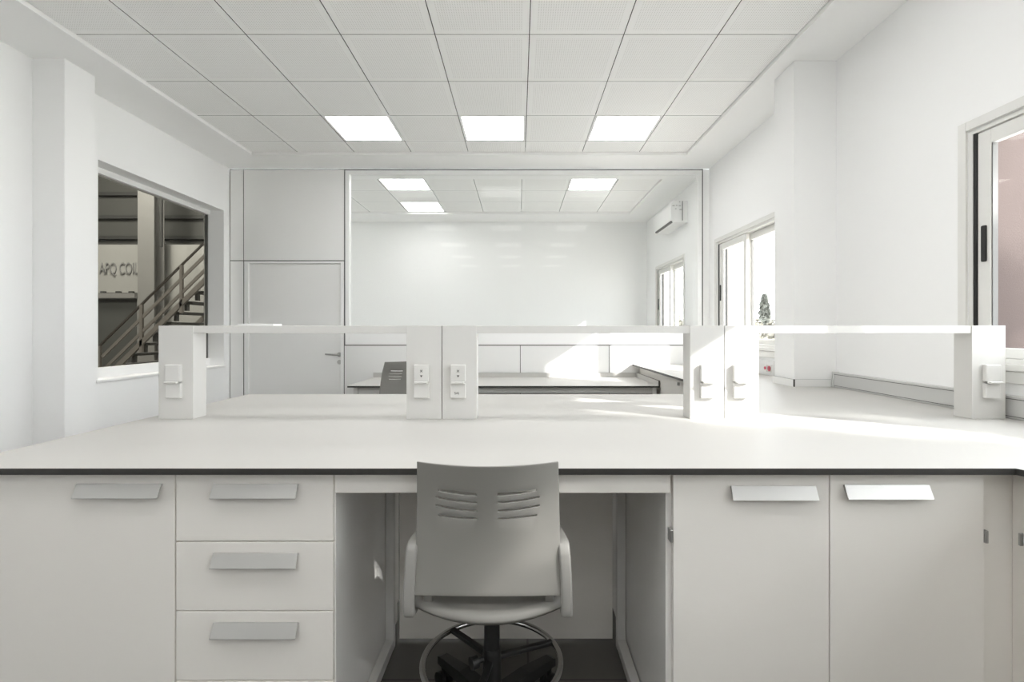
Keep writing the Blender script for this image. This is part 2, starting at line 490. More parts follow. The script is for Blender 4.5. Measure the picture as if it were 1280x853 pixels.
k = B(); cyl(k, (hx, YP + 0.018, hz - 0.085), (hx, YP + 0.009, hz - 0.085), 0.026, n=28)
cyl(k, (hx, YP + 0.012, hz - 0.085), (hx, YP + 0.004, hz - 0.085), 0.009)
obj('lock_cylinder', k, ALU, leaf, smooth=True)

f = B()
gx0, gx1, gz0, gz1 = px(436.5), px(872.5), pz(416.5), pz(218)
box(f, xc + 0.01, gx0, YP, YP + 0.07, zrail + 0.008, ZB - 0.018, 0.002)
box(f, gx1, xe - 0.014, YP, YP + 0.07, zrail + 0.008, ZB - 0.018, 0.002)
box(f, gx0, gx1, YP, YP + 0.07, gz1, ZB - 0.018, 0.002)
box(f, gx0, gx1, YP, YP + 0.07, zrail + 0.008, gz0, 0.002)
part = struct(obj('window_8', f, FRAMEW))
bx = [gx0 - 0.004, px(541), px(650.4), px(761.5), gx1 + 0.004]
for i in range(4):
    obj('glass_pane', box(B(), bx[i] + 0.0012, bx[i+1] - 0.0012, YP + 0.012, YP + 0.020, gz0 - 0.004, gz1 + 0.004), PGLASS, part)

# ------------------------------------------------------------------ benches
def lam_box(bm, x0, x1, y0, y1, z0, z1, white='z'):
    """compact laminate board: white faces on the given axis, dark core elsewhere"""
    t = bmesh.new(); box(t, x0, x1, y0, y1, z0, z1)
    bmesh.ops.recalc_face_normals(t, faces=t.faces); t.normal_update()
    for fc in t.faces:
        n = fc.normal; a = {'x': abs(n.x), 'y': abs(n.y), 'z': abs(n.z)}
        fc.material_index = 0 if a[white] > 0.9 else 1
    merge(bm, t); return bm

isl = obj('worktop', lam_box(B(), -1.632, 1.2, 1.396, 3.03, CZ - 0.018, CZ), [TOP, EDGE])
tag(isl, 'large white island worktop with thin dark edge, in front of the chair', 'worktop')
bm = B()
pts = [(1.2, 1.396), (1.383, 1.396), (1.41, 1.33), (1.41, -0.6), (2.178, -0.6), (2.178, 3.44), (1.886, 3.44), (1.886, 3.708),
       (2.178, 3.708), (2.178, 5.73), (1.297, 5.73), (1.297, 3.03), (1.2, 3.03)]
prism(bm, pts, CZ - 0.018, CZ, side_mi=1, cap_mi=0)
wing = obj('worktop', bm, [TOP, EDGE])
tag(wing, 'long white worktop along the window wall, notched around the pillar', 'worktop')
t = thing('upstand', 'low white upstand with dark core around the foot of the pillar', 'upstand', (1.95, 3.5, CZ))
obj('board', lam_box(B(), 1.874, 1.886, 3.426, 3.708, CZ, CZ + 0.05, 'x'), [PANELW, EDGE], t)
obj('board', lam_box(B(), 1.887, 2.136, 3.428, 3.44, CZ, CZ + 0.05, 'y'), [PANELW, EDGE], t)

YC = 1.43
def pull(xc_, zt, parent, L=0.241):
    """aluminium lip handle: a plate that leans out from the front"""
    bm = B(); y = YC
    prof = [(y, zt), (y - 0.005, zt + 0.0003), (y - 0.0225, zt - 0.035), (y - 0.0225, zt - 0.037),
            (y - 0.0205, zt - 0.037), (y - 0.0045, zt - 0.005), (y, zt - 0.006)]
    extrude_x(bm, prof, xc_ - L/2, xc_ + L/2)
    return obj('handle', bm, ALU, parent)
def hingebit(x, z, parent, y=YC):
    bm = B(); box(bm, x - 0.004, x + 0.005, y - 0.006, y + 0.02, z - 0.018, z + 0.018, 0.0015)
    return obj('hinge', bm, STEEL, parent)
def carcass(x0, x1, y0, y1, t, m=FRONT):
    bm = B(); p = 0.018; zt = CZ - 0.019
    box(bm, x0, x0 + p, y0, y1, 0.08, zt); box(bm, x1 - p, x1, y0, y1, 0.08, zt)
    box(bm, x0 + p, x1 - p, y0, y1, 0.08, 0.098); box(bm, x0 + p, x1 - p, y1 - p, y1, 0.098, zt)
    box(bm, x0 + p, x1 - p, y0, y1 - p, zt - p, zt)
    obj('carcass', bm, m, t)
    obj('plinth', box(B(), x0 + 0.002, x1 - 0.002, y0 + 0.05, y1 - 0.02, 0, 0.08), CARC, t)

ZD = 0.8535
xA0, xA1 = -1.60, (219 - 648.6) * YC / 627
t = thing('cabinet', 'white base cabinet with one door, left of the drawers', 'cabinet', (-1.29, 1.7, 0))
carcass(xA0, xA1 - 0.001, YC + 0.02, 3.0, t)
dr = obj('door', box(B(), xA0 + 0.002, xA1 - 0.002, YC, YC + 0.018, 0.085, ZD, 0.0012), FRONT, t)
pull((145 - 648.6) * 1.42 / 627 + 0.004, 0.824, dr)

xB1 = (417 - 648.6) * YC / 627
xK0 = -0.5264
t = thing('cabinet', 'white drawer unit with a stack of drawers, left of the chair', 'cabinet', (-0.75, 1.7, 0))
carcass(xA1 + 0.001, xK0, YC + 0.014, 2.2, t, CARC)
for i, (za, zb) in enumerate(((0.6595, ZD), (0.4615, 0.6565), (0.2625, 0.4585), (0.085, 0.2595))):
    dw = obj('drawer', box(B(), xA1 + 0.002, xB1 - 0.001, YC, YC + 0.013, za, zb, 0.0012), FRONT, t)
    pull((318 - 648.6) * 1.42 / 627, zb - 0.030, dw)

xK1 = (834.5 - 648.6) * YC / 627
xD0, xD1, xD2 = (841.5 - 648.6) * YC / 627, (1037 - 648.6) * YC / 627, (1230 - 648.6) * YC / 627
t = thing('cabinet', 'white double-door base cabinet, right of the chair', 'cabinet', (0.88, 1.7, 0))
carcass(xK1, xD2, YC + 0.02, 3.0, t, CARC)
d1 = obj('door', box(B(), xD0, xD1 - 0.0015, YC, YC + 0.018, 0.085, ZD, 0.0012), FRONT, t)
d2 = obj('door', box(B(), xD1 + 0.0015, xD2, YC, YC + 0.018, 0.085, ZD, 0.0012), FRONT, t)
pull((968 - 648.6) * 1.42 / 627, 0.818, d1); pull((1110.5 - 648.6) * 1.42 / 627, 0.821, d2)
hingebit(xD0 - 0.006, 1.26 - (670 - 413.5) * YC / 627, d1)
hingebit(xD2 + 0.004, 1.26 - (671 - 413.5) * YC / 627, d2)

t = thing('filler_panel', 'narrow white corner panel right of the double-door cabinet', 'panel', (1.37, 1.47, 0))
obj('board', box(B(), xD2 + 0.002, 1.4295, YC + 0.022, YC + 0.04, 0.0, CZ - 0.019, 0.001), FRONT, t)
# wing cabinets beside the viewer and along the wall
t = thing('cabinet', 'white cabinet end at the right edge of the picture, under the wall worktop', 'cabinet', (1.8, 0.6, 0))
b = B(); box(b, 1.43, 2.17, -0.58, 1.46, 0.08, CZ - 0.019)
obj('carcass', b, FRONT, t)
obj('plinth', box(B(), 1.46, 2.17, -0.58, 1.46, 0, 0.08), CARC, t)
for ya, yb in ((-0.57, 0.42), (0.425, 1.405)):
    dd = obj('door', box(B(), 1.412, 1.429, ya, yb, 0.085, ZD, 0.0012), FRONT, t)
    hb = B(); box(hb, 1.406, 1.432, yb + 0.0005, yb + 0.009, 0.655, 0.69, 0.0015)
    obj('hinge', hb, STEEL, dd)
t = thing('cabinet', 'white cabinet run under the wall worktop beyond the pillar', 'cabinet', (1.8, 4.4, 0))
b = B(); box(b, 1.376, 1.88, 3.06, 5.725, 0.08, CZ - 0.019); box(b, 1.88, 2.175, 3.715, 5.725, 0.08, CZ - 0.019)
obj('carcass', b, FRONT, t)
obj('plinth', box(B(), 1.41, 1.88, 3.06, 5.72, 0, 0.08), CARC, t)
for ya, yb in ((3.07, 3.66), (3.664, 4.24), (4.244, 4.80)):
    dd = obj('door', box(B(), 1.358, 1.375, ya, yb, 0.085, ZD, 0.0012), FRONT, t)
hb = B(); box(hb, 1.34, 1.362, 4.236, 4.256, 0.795, 0.822, 0.002)
obj('hinge', hb, STEEL, dd)

# knee space: C frame, fascia and back panel
t = thing('bench_frame', 'light grey metal frame of the knee space behind the chair', 'bench frame', (-0.05, 1.7, 0))
UY = 1.975
for a, bb in ((-0.5255, -0.493), (0.387, 0.4205)):
    obj('upright', box(B(), a, bb, UY, UY + 0.03, 0.0, CZ - 0.019, 0.002), GREYMETAL, t)
    obj('foot', box(B(), a, bb, 1.45, UY - 0.0005, 0.004, 0.043, 0.002), GREYMETAL, t)
obj('fascia', box(B(), xK0 + 0.001, xK1 + 0.009, YC + 0.002, YC + 0.0198, 0.796, ZD + 0.003, 0.001), FRONT, t)
obj('back_panel', box(B(), -0.483, 0.379, 2.03, 2.046, 0.012, CZ - 0.019, 0.001), FRONT, t)

# ---- service shelves on the island
YS = 2.179
def sx(x, Y=YS): return (x - 648.6) * Y / 627
def socket(parent, xc_, zc_, upper=0.073, lower=0.064, w=0.066):
    bm = B()
    box(bm, xc_ - w/2, xc_ + w/2, YS - 0.021, YS, zc_ + 0.004, zc_ + 0.004 + upper, 0.004, seg=2)
    s = obj('socket_cover', bm, PLATE, parent)
    bm = B()
    box(bm, xc_ - w/2, xc_ + w/2, YS - 0.018, YS, zc_ - 0.004 - lower, zc_ - 0.004, 0.003, seg=2)
    s2 = obj('socket_cover', bm, PLATE, parent)
    bm = B(); box(bm, xc_ - w*0.42, xc_ + w*0.42, YS - 0.036, YS - 0.016, zc_ - 0.003, zc_ + 0.005, 0.002)
    obj('finger_lip', bm, PLATE, s)
    return s, s2
def marks(parent, x, z):
    bm = B(); y = YS - 0.0218
    def tri(cx, cz, r, sgn):
        vs = [bm.verts.new((cx - r, y, cz + sgn * r * 0.7)), bm.verts.new((cx + r, y, cz + sgn * r * 0.7)), bm.verts.new((cx, y, cz - sgn * r))]
        vb = [bm.verts.new((v.co.x, y + 0.0006, v.co.z)) for v in vs]
        bm.faces.new(vs); bm.faces.new(vb[::-1])
        for i in range(3): bm.faces.new((vs[i], vs[(i+1) % 3], vb[(i+1) % 3], vb[i]))
    tri(x, z, 0.0058, 1)
    for k in (-1, 1):
        bar(bm, (x - 0.005, y, z + 0.022 + k * 0.005), (x + 0.005, y, z + 0.022 - k * 0.005), 0.0006, 0.0022, up=(0, 0, 1))
    return obj('arrow_marks', bm, INK, parent)
zsh = 1.26 + 6.2 * YS / 627
UN = [(198, 241.5, 508, 552, 'left service shelf on two white posts standing on the island'),
      (552.7, 596, 862.5, 905.3, 'middle service shelf on two white posts with socket covers'),
      (906, 948.5, 1215, 1257, 'right service shelf on two posts, its far end near the grey trunking')]
posts = []
for u, (a0, a1, b0, b1, lab) in enumerate(UN):
    t = thing('service_shelf', lab, 'shelf', (sx((a0 + b1) / 2), YS + 0.045, CZ))
    ps = []
    for p0, p1 in ((a0, a1), (b0, b1)):
        bm = B(); box(bm, sx(p0) + 0.0003, sx(p1) - 0.0003, YS, YS + 0.092, CZ, zsh, 0.0012, seg=2)
        ps.append(obj('post', bm, POST, t))
    obj('shelf_board', box(B(), sx(a1) - 0.0005, sx(b0) + 0.0005, YS + 0.004, YS + 0.09, zsh - 0.033, zsh - 0.0005, 0.001), POST, t)
    posts += ps
def szc(y): return 1.26 - (y - 413.5) * YS / 627
info = [(219, 478), (527.5, 478), (573, 478), (884, 478), (925, 478), (1237, 478)]
for i, (x, y) in enumerate(info):
    s, s2 = socket(posts[i], sx(x), szc(y))
    if i in (1, 2): marks(s, sx(x + 0.3), szc(470))
    if i == 2:
        text('socket_text', 'SAI', 0.0155, INK, s2, (sx(571.5), YS - 0.0185, szc(491.3)))

# thin white piece lying on the left shelf
t = obj('slab', box(B(), sx(296), sx(341), YS + 0.006, YS + 0.085, zsh - 0.0004, zsh + 0.008, 0.001), SLAB)
tag(t, 'thin white piece lying flat on the left shelf', 'slab')

# ---- trunking along the right wall
t = thing('cable_trunking', 'grey cable trunking at the wall between the pillar and the viewer', 'cable trunking', (2.16, 2.2, CZ))
obj('duct', box(B(), 2.14, 2.179, -0.55, 3.405, CZ, CZ + 0.1, 0.003), TRUNK, t)
b = B(); box(b, 2.1385, 2.14, -0.55, 3.405, CZ + 0.085, CZ + 0.0885); box(b, 2.1385, 2.14, -0.55, 3.405, CZ + 0.010, CZ + 0.013)
obj('groove', b, JOINT, t)
obj('end_cap', box(B(), 2.137, 2.179, 3.4055, 3.425, CZ, CZ + 0.103, 0.002), TRUNK, t)
t = thing('cable_trunking', 'light grey trunking with red sockets beyond the pillar', 'cable trunking', (2.16, 4.6, CZ))
obj('duct', box(B(), 2.14, 2.167, 4.21, 5.66, CZ, CZ + 0.125, 0.003), mat('trunking_pale', (0.66, 0.66, 0.655), 0.4), t)
obj('end_cap', box(B(), 2.137, 2.169, 4.19, 4.2095, CZ, CZ + 0.128, 0.002), TRUNK, t)
for (yy, w) in ((4.275, 0.030), (4.345, 0.014)):
    s = B(); box(s, 2.134, 2.14, yy - w - 0.008, yy + w + 0.008, CZ + 0.03, CZ + 0.09, 0.002)
    so = obj('socket', s, PLATE, t)
    s = B(); cyl(s, (2.134, yy, CZ + 0.06), (2.129, yy, CZ + 0.06), min(w, 0.023), n=24)
    obj('red_insert', s, RED, so)

# ---- desk at the partition
DZ = 0.729
t = thing('desk', 'white desk with thin dark edge against the glazed partition', 'desk', (-0.15, 5.25, 0))
obj('desk_top', lam_box(B(), -1.646, 1.352, 4.81, 5.73, DZ - 0.016, DZ), [TOP, EDGE], t)
obj('upstand', lam_box(B(), -1.66, 1.338, 5.715, 5.73, DZ, DZ + 0.05, 'y'), [TOP, EDGE], t)
obj('upstand', lam_box(B(), 1.339, 1.352, 4.81, 5.73, DZ, DZ + 0.05, 'x'), [TOP, EDGE], t)
obj('apron', box(B(), -1.56, 1.33, 4.87, 4.89, DZ - 0.075, DZ - 0.016), GREYMETAL, t)
for x in (-1.60, 1.29):
    b = B(); box(b, x, x + 0.04, 4.85, 4.89, 0, DZ - 0.016); box(b, x, x + 0.04, 5.64, 5.68, 0, DZ - 0.016)
    box(b, x, x + 0.04, 4.89, 5.64, 0.0, 0.04)
    obj('leg', b, GREYMETAL, t)

# ------------------------------------------------------------------ chairs
def make_chair(label, loc, rotz, lift=0.0, tilt=0.0, back_raise=0.0):
    t = thing('swivel_chair', label, 'chair', loc, rotz)
    SZ = 0.502 + lift
    # backrest shell with vent slots
    us = sorted(set([-1, -0.97, -0.9, -0.8, -0.72, -0.68, -0.60, -0.52, -0.44, -0.36, -0.28, -0.2, -0.145, -0.07, 0] +
                    [0.97, 0.9, 0.8, 0.72, 0.68, 0.60, 0.52, 0.44, 0.36, 0.28, 0.2, 0.145, 0.07, 1]))
    zt, zb = 0.903, 0.535
    srow = [(0.824, 0.0085), (0.801, 0.006), (0.777, 0.0055), (0.753, 0.005)]
    vs_ = [zb, zb + 0.01, zb + 0.03, 0.60, 0.64, 0.68, 0.71]
    for z, h in srow[::-1]: vs_ += [z - h/2, z + h/2]
    vs_ += [0.845, 0.865, 0.885, 0.897, zt]
    def P(u, z):
        k = (z - zb) / (zt - zb)
        hw = 0.203 - 0.011 * k
        sag = 0.006 + 0.044 * k
        ymid = -0.213 - 0.014 * k - 0.038 * k * k + 0.008 * math.sin(PI * k)
        arch = 0.020 * math.exp(-((z - 0.79) / 0.055) ** 2)      # the vent slots curve up at their outer ends
        return Vector((u * hw, ymid + sag * u * u - tilt * (z - zb), z + arch * (u * u - 0.15) + lift + back_raise))
    bm = B(); grid = [[bm.verts.new(P(u, z)) for u in us] for z in vs_]
    for j in range(len(vs_) - 1):
        zc_ = (vs_[j] + vs_[j+1]) / 2
        slot = any(abs(zc_ - z) < h * 0.4 for z, h in srow)
        ridx = next((i for i, (z, h) in enumerate(srow) if abs(zc_ - z) < h * 0.4), 0)
        lim = (0.66, 0.72, 0.72, 0.68)[ridx]
        for i in range(len(us) - 1):
            uc = abs((us[i] + us[i+1]) / 2)
            if slot and 0.146 < uc < lim: continue
            bm.faces.new((grid[j][i], grid[j][i+1], grid[j+1][i+1], grid[j+1][i]))
    bk = obj('backrest', bm, PLASTIC, t, local=True, smooth=True)
    so = bk.modifiers.new('thick', 'SOLIDIFY'); so.thickness = 0.0045; so.offset = 0.0
    bv = bk.modifiers.new('round', 'BEVEL'); bv.width = 0.0008; bv.segments = 2; bv.limit_method = 'ANGLE'
    # seat shell
    bm = B(); nu, nv = 20, 24; g = []
    for j in range(nv + 1):
        v = j / nv; row = []
        for i in range(nu + 1):
            u = -1 + 2 * i / nu
            hw = 0.204 - 0.014 * max(0, v - 0.75) / 0.25
            y0_ = -0.235 + 0.05 * u * u; y1_ = 0.19 - 0.03 * u * u
            y = y0_ + (y1_ - y0_) * v
            z = SZ - 0.004 + 0.014 * u * u
            z -= 0.024 * math.sin(PI * min(1, v / 0.9)) ** 0.8 * (1 - 0.5 * u * u)
            if v > 0.8: z -= 0.05 * ((v - 0.8) / 0.2) ** 2
            if v < 0.06: z -= 0.02 * ((0.06 - v) / 0.06) ** 1.5
            row.append(bm.verts.new((u * hw, y, z)))
        g.append(row)
    for j in range(nv):
        for i in range(nu):
            bm.faces.new((g[j][i], g[j][i+1], g[j+1][i+1], g[j+1][i]))
    st = obj('seat', bm, PLASTIC, t, local=True, smooth='all')
    so = st.modifiers.new('thick', 'SOLIDIFY'); so.thickness = 0.02; so.offset = -1.0
    # supports that tie the backrest to the seat
    for s in (-1, 1):
        bm = B()
        sweep(bm, [(s * 0.16, 0.0, SZ - 0.035), (s * 0.17, -0.12, SZ - 0.03), (s * 0.17, -0.175, SZ + 0.0), (s * 0.168, -0.188, SZ + 0.045), (s * 0.166, -0.1905, SZ + 0.09)],
              rrect(0.012, 0.005, 0.004), up=(0, 0, 1))
        obj('back_bracket', bm, PLASTIC, t, local=True, smooth=True)
    # arms: closed plastic loops
    for s in (-1, 1):
        bm = B(); X = s * 0.2165
        pts = [(X, -0.205, SZ - 0.014), (X, -0.207, SZ + 0.03), (X - s * 0.003, -0.205, SZ + 0.10), (X - s * 0.006, -0.198, SZ + 0.150), (X - s * 0.008, -0.178, SZ + 0.166),
               (X - s * 0.016, -0.12, SZ + 0.168), (X - s * 0.026, -0.03, SZ + 0.166), (X - s * 0.030, 0.03, SZ + 0.160), (X - s * 0.030, 0.05, SZ + 0.135),
               (X - s * 0.022, 0.035, SZ + 0.08), (X - s * 0.014, 0.015, SZ + 0.02), (X - s * 0.010, 0.0, SZ - 0.015), (X - s * 0.008, -0.02, SZ - 0.026), (X - s * 0.004, -0.10, SZ - 0.028), (X, -0.185, SZ - 0.026)]
        # refine
        fine = []
        n = len(pts)
        for i in range(n):
            p0, p1, p2, p3 = (Vector(pts[(i + q) % n]) for q in (-1, 0, 1, 2))
            for q in range(4):
                w = q / 4
                fine.append(0.5 * ((2 * p1) + (p2 - p0) * w + (2*p0 - 5*p1 + 4*p2 - p3) * w*w + (-p0 + 3*p1 - 3*p2 + p3) * w**3))
        sweep(bm, fine, rrect(0.009, 0.0155, 0.007, 3), closed=True, up=(s, 0, 0))
        obj('armrest', bm, ARMP, t, local=True, smooth='all')
    # column and mechanism
    bm = B()
    cyl(bm, (0, 0, 0.26), (0, 0, SZ - 0.02), 0.0245, n=24)
    box(bm, -0.075, 0.075, -0.09, 0.10, SZ - 0.055, SZ - 0.036, 0.004)
    obj('gas_column', bm, BLACK, t, local=True, smooth=True)
    bm = B(); cyl(bm, (0, 0, 0.10), (0, 0, 0.25), 0.031, 0.0285, n=24); cyl(bm, (0, 0, 0.05), (0, 0, 0.11), 0.05, 0.036, n=24)
    cyl(bm, (0, 0, 0.25), (0, 0, 0.262), 0.0285, 0.026, n=24)
    hub = obj('base_hub', bm, BLACK, t, local=True, smooth=True)
    # foot ring
    bm = B(); R, zr_ = 0.216, 0.222
    sweep(bm, [(R * math.cos(a), R * math.sin(a), zr_) for a in [2 * PI * i / 64 for i in range(64)]], circ(0.0095, 12), closed=True)
    ring = obj('foot_ring', bm, CHROME, t, local=True, smooth='all')
    for a in (133, 24, 259):
        a = math.radians(a); c, s_ = math.cos(a), math.sin(a); bm = B()
        sweep(bm, [(0.025 * c, 0.025 * s_, zr_ + 0.006), (0.12 * c, 0.12 * s_, zr_ + 0.004), ((R - 0.004) * c, (R - 0.004) * s_, zr_ + 0.001)], rrect(0.010, 0.0075, 0.003))
        obj('spoke', bm, BLACK, ring, local=True, smooth=True)
    bm = B(); cyl(bm, (-0.026, -0.02, 0.236), (-0.05, -0.034, 0.236), 0.008, n=12); cyl(bm, (-0.044, -0.03, 0.236), (-0.062, -0.041, 0.236), 0.019, n=20)
    obj('knob', bm, BLACK, ring, local=True, smooth=True)
    # star base with casters
    for q in range(5):
        a = math.radians((45, 132, 205, 270, 335)[q]); c, s_ = math.cos(a), math.sin(a)
        bm = B()
        prof = [(0.03, 0.115), (0.15, 0.118), (0.275, 0.105), (0.29, 0.098), (0.29, 0.072), (0.27, 0.074), (0.15, 0.075), (0.03, 0.06)]
        w = [0.024, 0.021, 0.016, 0.014, 0.014, 0.016, 0.021, 0.024]
        A = [bm.verts.new((r * c - ww * s_, r * s_ + ww * c, z)) for (r, z), ww in zip(prof, w)]
        Bv = [bm.verts.new((r * c + ww * s_, r * s_ - ww * c, z)) for (r, z), ww in zip(prof, w)]
        bm.faces.new(A); bm.faces.new(Bv[::-1])
        for i in range(len(prof)): bm.faces.new((A[i], Bv[i], Bv[(i+1) % 8], A[(i+1) % 8]))
        lg = obj('leg', bm, BLACK, t, local=True)
        bm = B(); r = 0.272; cx, cy = r * c, r * s_
        for k_ in (-1, 1):
            cyl(bm, (cx - s_ * 0.006 * k_, cy + c * 0.006 * k_, 0.026), (cx - s_ * 0.022 * k_, cy + c * 0.022 * k_, 0.026), 0.026, n=20)
        cyl(bm, (cx, cy, 0.03), (cx, cy, 0.078), 0.009, n=12)
        obj('caster', bm, BLACK, lg, local=True, smooth=True)
    return t
make_chair('grey plastic swivel chair with foot ring in the foreground, at the island', (-0.085, 1.582, 0), 0.0)
make_chair('grey plastic swivel chair in the background, half behind the double post, at the desk', (-1.165, 4.44, 0), math.radians(45), 0.025, 0.2, 0.075)

# ------------------------------------------------------------------ air conditioner in the room beyond
t = thing('air_conditioner', 'white wall air conditioner high on the right beyond the glass', 'air conditioner', (2.07, 6.9, 2.65))
prof = [(XR - 0.002, 2.66), (XR - 0.19, 2.665), (XR - 0.213, 2.70), (XR - 0.215, 2.90), (XR - 0.19, 2.935), (XR - 0.002, 2.935)]
bm = B()
A = [bm.verts.new((x, 6.47, z)) for x, z in prof]; Bv = [bm.verts.new((x, 7.27, z)) for x, z in prof]
bm.faces.new(A); bm.faces.new(Bv[::-1])
for i in range(6): bm.faces.new((A[i], Bv[i], Bv[(i+1) % 6], A[(i+1) % 6]))
obj('housing', bm, FRAMEW, t)
obj('air_outlet', box(B(), XR - 0.2165, XR - 0.185, 6.50, 7.22, 2.661, 2.682, 0.002), JOINT, t)
obj('wall_bracket', box(B(), XR - 0.075, XR - 0.068, 6.462, 6.469, 2.68, 2.93), JOINT, t)
for dx_, dz_, w in ((0.20, 2.865, 0.03), (0.155, 2.87, 0.02), (0.12, 2.865, 0.03), (0.165, 2.825, 0.016), (0.11, 2.815, 0.036), (0.115, 2.915, 0.016)):
    obj('type_mark', box(B(), XR - dx_, XR - dx_ + w, 6.4665, 6.4695, dz_, dz_ + 0.014), TRUNK, t)

# ------------------------------------------------------------------ industrial hall behind the left window
struct(obj('floor_hall', box(B(), -16, -3.6, 1.5, 13.2, -0.1, 0.0), CONC))
hb_ = B(); box(hb_, -16, -3.6, 13.0, 13.2, 0, 7.5)
for z in (3.62, 4.15, 4.75):
    box(hb_, -16, -3.6, 12.93, 13.0, z, z + 0.09, mi=1)
hw = struct(obj('wall_hall_back', hb_, [HDARK, HGIRD]))
struct(obj('wall_hall_left', box(B(), -16.2, -16, 1.5, 13.2, 0, 7.5), HDARK))
struct(obj('wall_hall_front', box(B(), -16, -3.6, 1.3, 1.5, 0, 7.5), HDARK))
struct(obj('ceiling_hall', box(B(), -16, -3.4, 1.3, 13.2, 7.5, 7.6), HDARK))
HY = 12.0
def hx_(x, Y=HY): return (x - 648.6) * Y / 627
def hz_(y, Y=HY): return 1.26 - (y - 413.5) * Y / 627
t = thing('sign_wall', 'pale lettered wall panel in the hall behind the left window', 'sign panel', (hx_(150), HY + 0.1, 0))
b = B(); box(b, hx_(40), hx_(171.5), HY, HY + 0.12, hz_(366), hz_(306)); box(b, hx_(171.5), hx_(330), HY, HY + 0.12, 0.0, hz_(306))
bd = obj('board', b, HLIGHT, t)
obj('ledge', box(B(), hx_(40), hx_(172), HY - 0.10, HY + 0.02, hz_(373), hz_(367)), HCOL, t)
text('lettering', 'APQ COIL', 0.39, HLETTER, bd, (hx_(149.5), HY - 0.012, hz_(336.5)), depth=0.01, xs=0.53)
for x in (131, 150, 166):
    obj('clamp', box(B(), hx_(x - 2), hx_(x + 3), HY - 0.09, HY - 0.02, hz_(367), hz_(364.5)), HGIRD, t)
t = obj('roller_shutter', B() and box(B(), hx_(40), hx_(171), HY + 0.02, HY + 0.10, 0, hz_(374)), HDOOR)
tag(t, 'dark roller shutter below the lettered panel in the hall', 'roller shutter')
b = B(); CY = 11.4
xa_, xb_, xc_ = hx_(172, CY), hx_(192.5, CY), hx_(204.5, CY)
box(b, xa_, xb_, CY, CY + 0.02, 0, 7.5); box(b, (xa_ + xb_)/2 - 0.01, (xa_ + xb_)/2 + 0.01, CY + 0.02, CY + 0.32, 0, 7.5)
box(b, xa_, xb_, CY + 0.32, CY + 0.34, 0, 7.5)
c_ = obj('steel_column', b, HCOL)
tag(c_, 'tall grey steel column in the hall beside the stairs', 'column')
# hanging cable/pipe
b = B(); cyl(b, (hx_(201.6, 11), 11, hz_(309, 11)), (hx_(201.6, 11), 11, 7.5), 0.035, n=10)
tag(obj('hanging_pipe', b, HGIRD), 'thin dark pipe hanging from the hall roof right of the column', 'pipe')

# staircase rising to the right in a plane facing the viewer
SY = 9.0
t = thing('staircase', 'brown open staircase with handrail in the hall behind the left window', 'staircase', (-6.4, SY + 0.5, 0))
def line(x): return 399.6 - 0.986 * (x - 158)
def sp(x, dy, Y=SY): return (hx_(x, SY), Y, hz_(line(x) + dy, SY))
for Y, near in ((SY, True), (SY + 1.0, False)):
    ob = B(); bar(ob, sp(122, 0, Y), sp(300, 0, Y), 0.035, 0.03)
    if near:
        obj('handrail', ob, HRAILD, t)
        for dy in (17, 35):
            ob = B(); bar(ob, sp(122 + (6 if dy == 17 else 0), dy, Y), sp(300, dy, Y), 0.03, 0.05)
            obj('rail', ob, HRAIL, t)
        for xx in (124.5, 177, 227, 277):
            ob = B(); top = sp(xx, 0, Y); bot = sp(xx, 60, Y)
            box(ob, top[0] - 0.025, top[0] + 0.025, Y - 0.025, Y + 0.025, max(0, bot[2]), top[2])
            obj('post', ob, HRAIL, t)
    else:
        ob.free()
    ob = B(); bar(ob, sp(130, 48, Y), sp(300, 48, Y), 0.05, 0.08)
    obj('stringer', ob, HRAIL, t)
x = 138
n = 0
while x < 298:
    p = sp(x, 50)
    if p[2] > 0.05:
        ob = B(); box(ob, p[0] - 0.11, p[0] + 0.13, SY + 0.03, SY + 0.97, p[2] - 0.025, p[2] + 0.02)
        obj('tread', ob, HTREAD, t)
        for xa_, ya_ in ((p[0] - 0.02, SY + 0.03), (p[0] - 0.02, SY + 0.90)):
            ob = B(); box(ob, xa_, xa_ + 0.05, ya_, ya_ + 0.07, p[2] - 0.15, p[2] - 0.026)
            obj('bracket', ob, HTREAD, t)
    x += 13.2

# ------------------------------------------------------------------ outdoors
struct(obj('floor_ground', box(B(), -40, 70, -50, 70, -0.5, -0.4), GROUND))
def leaf_cloud(bm, c, r, n, size, mi=0, shell=0.35):
    for _ in range(n):
        while True:
            p = Vector((random.uniform(-1, 1), random.uniform(-1, 1), random.uniform(-1, 1)))
            if shell < p.length <= 1: break
        p = Vector((c[0] + p.x * r[0], c[1] + p.y * r[1], c[2] + p.z * r[2]))
        a = Vector((random.gauss(0, 1), random.gauss(0, 1), random.gauss(0, 1))).normalized()
        b = a.orthogonal().normalized(); cc = a.cross(b)
        s = size * random.uniform(0.6, 1.3)
        q = [p + b * s, p + cc * s * 0.55, p - b * s, p - cc * s * 0.55]
        bm.faces.new([bm.verts.new(v) for v in q]).material_index = mi
SUN = Vector((1.0, -0.69, 0.65))
# leafy tree towards the sun, its crown dapples the light through the near window
aim = Vector((2.18, 0.9, 1.75))
tc_ = aim + SUN * 5.3
t = thing('leafy_tree', 'broad leafy tree outside the window wall, dappling the sunlight', 'tree', (tc_.x, tc_.y, -0.3))
b = B(); cyl(b, (tc_.x, tc_.y, -0.3), (tc_.x + 0.1, tc_.y, tc_.z - 1.0), 0.16, 0.10, n=12)
for a in range(5):
    an = a * 1.256 + 1.05
    cyl(b, (tc_.x + 0.1, tc_.y, tc_.z - 1.1), (tc_.x + 1.1 * math.cos(an), tc_.y + 1.1 * math.sin(an), tc_.z + 0.4), 0.05, 0.02, n=8)
obj('trunk', b, BARK, t)
b = B()
rr = random.Random(5)
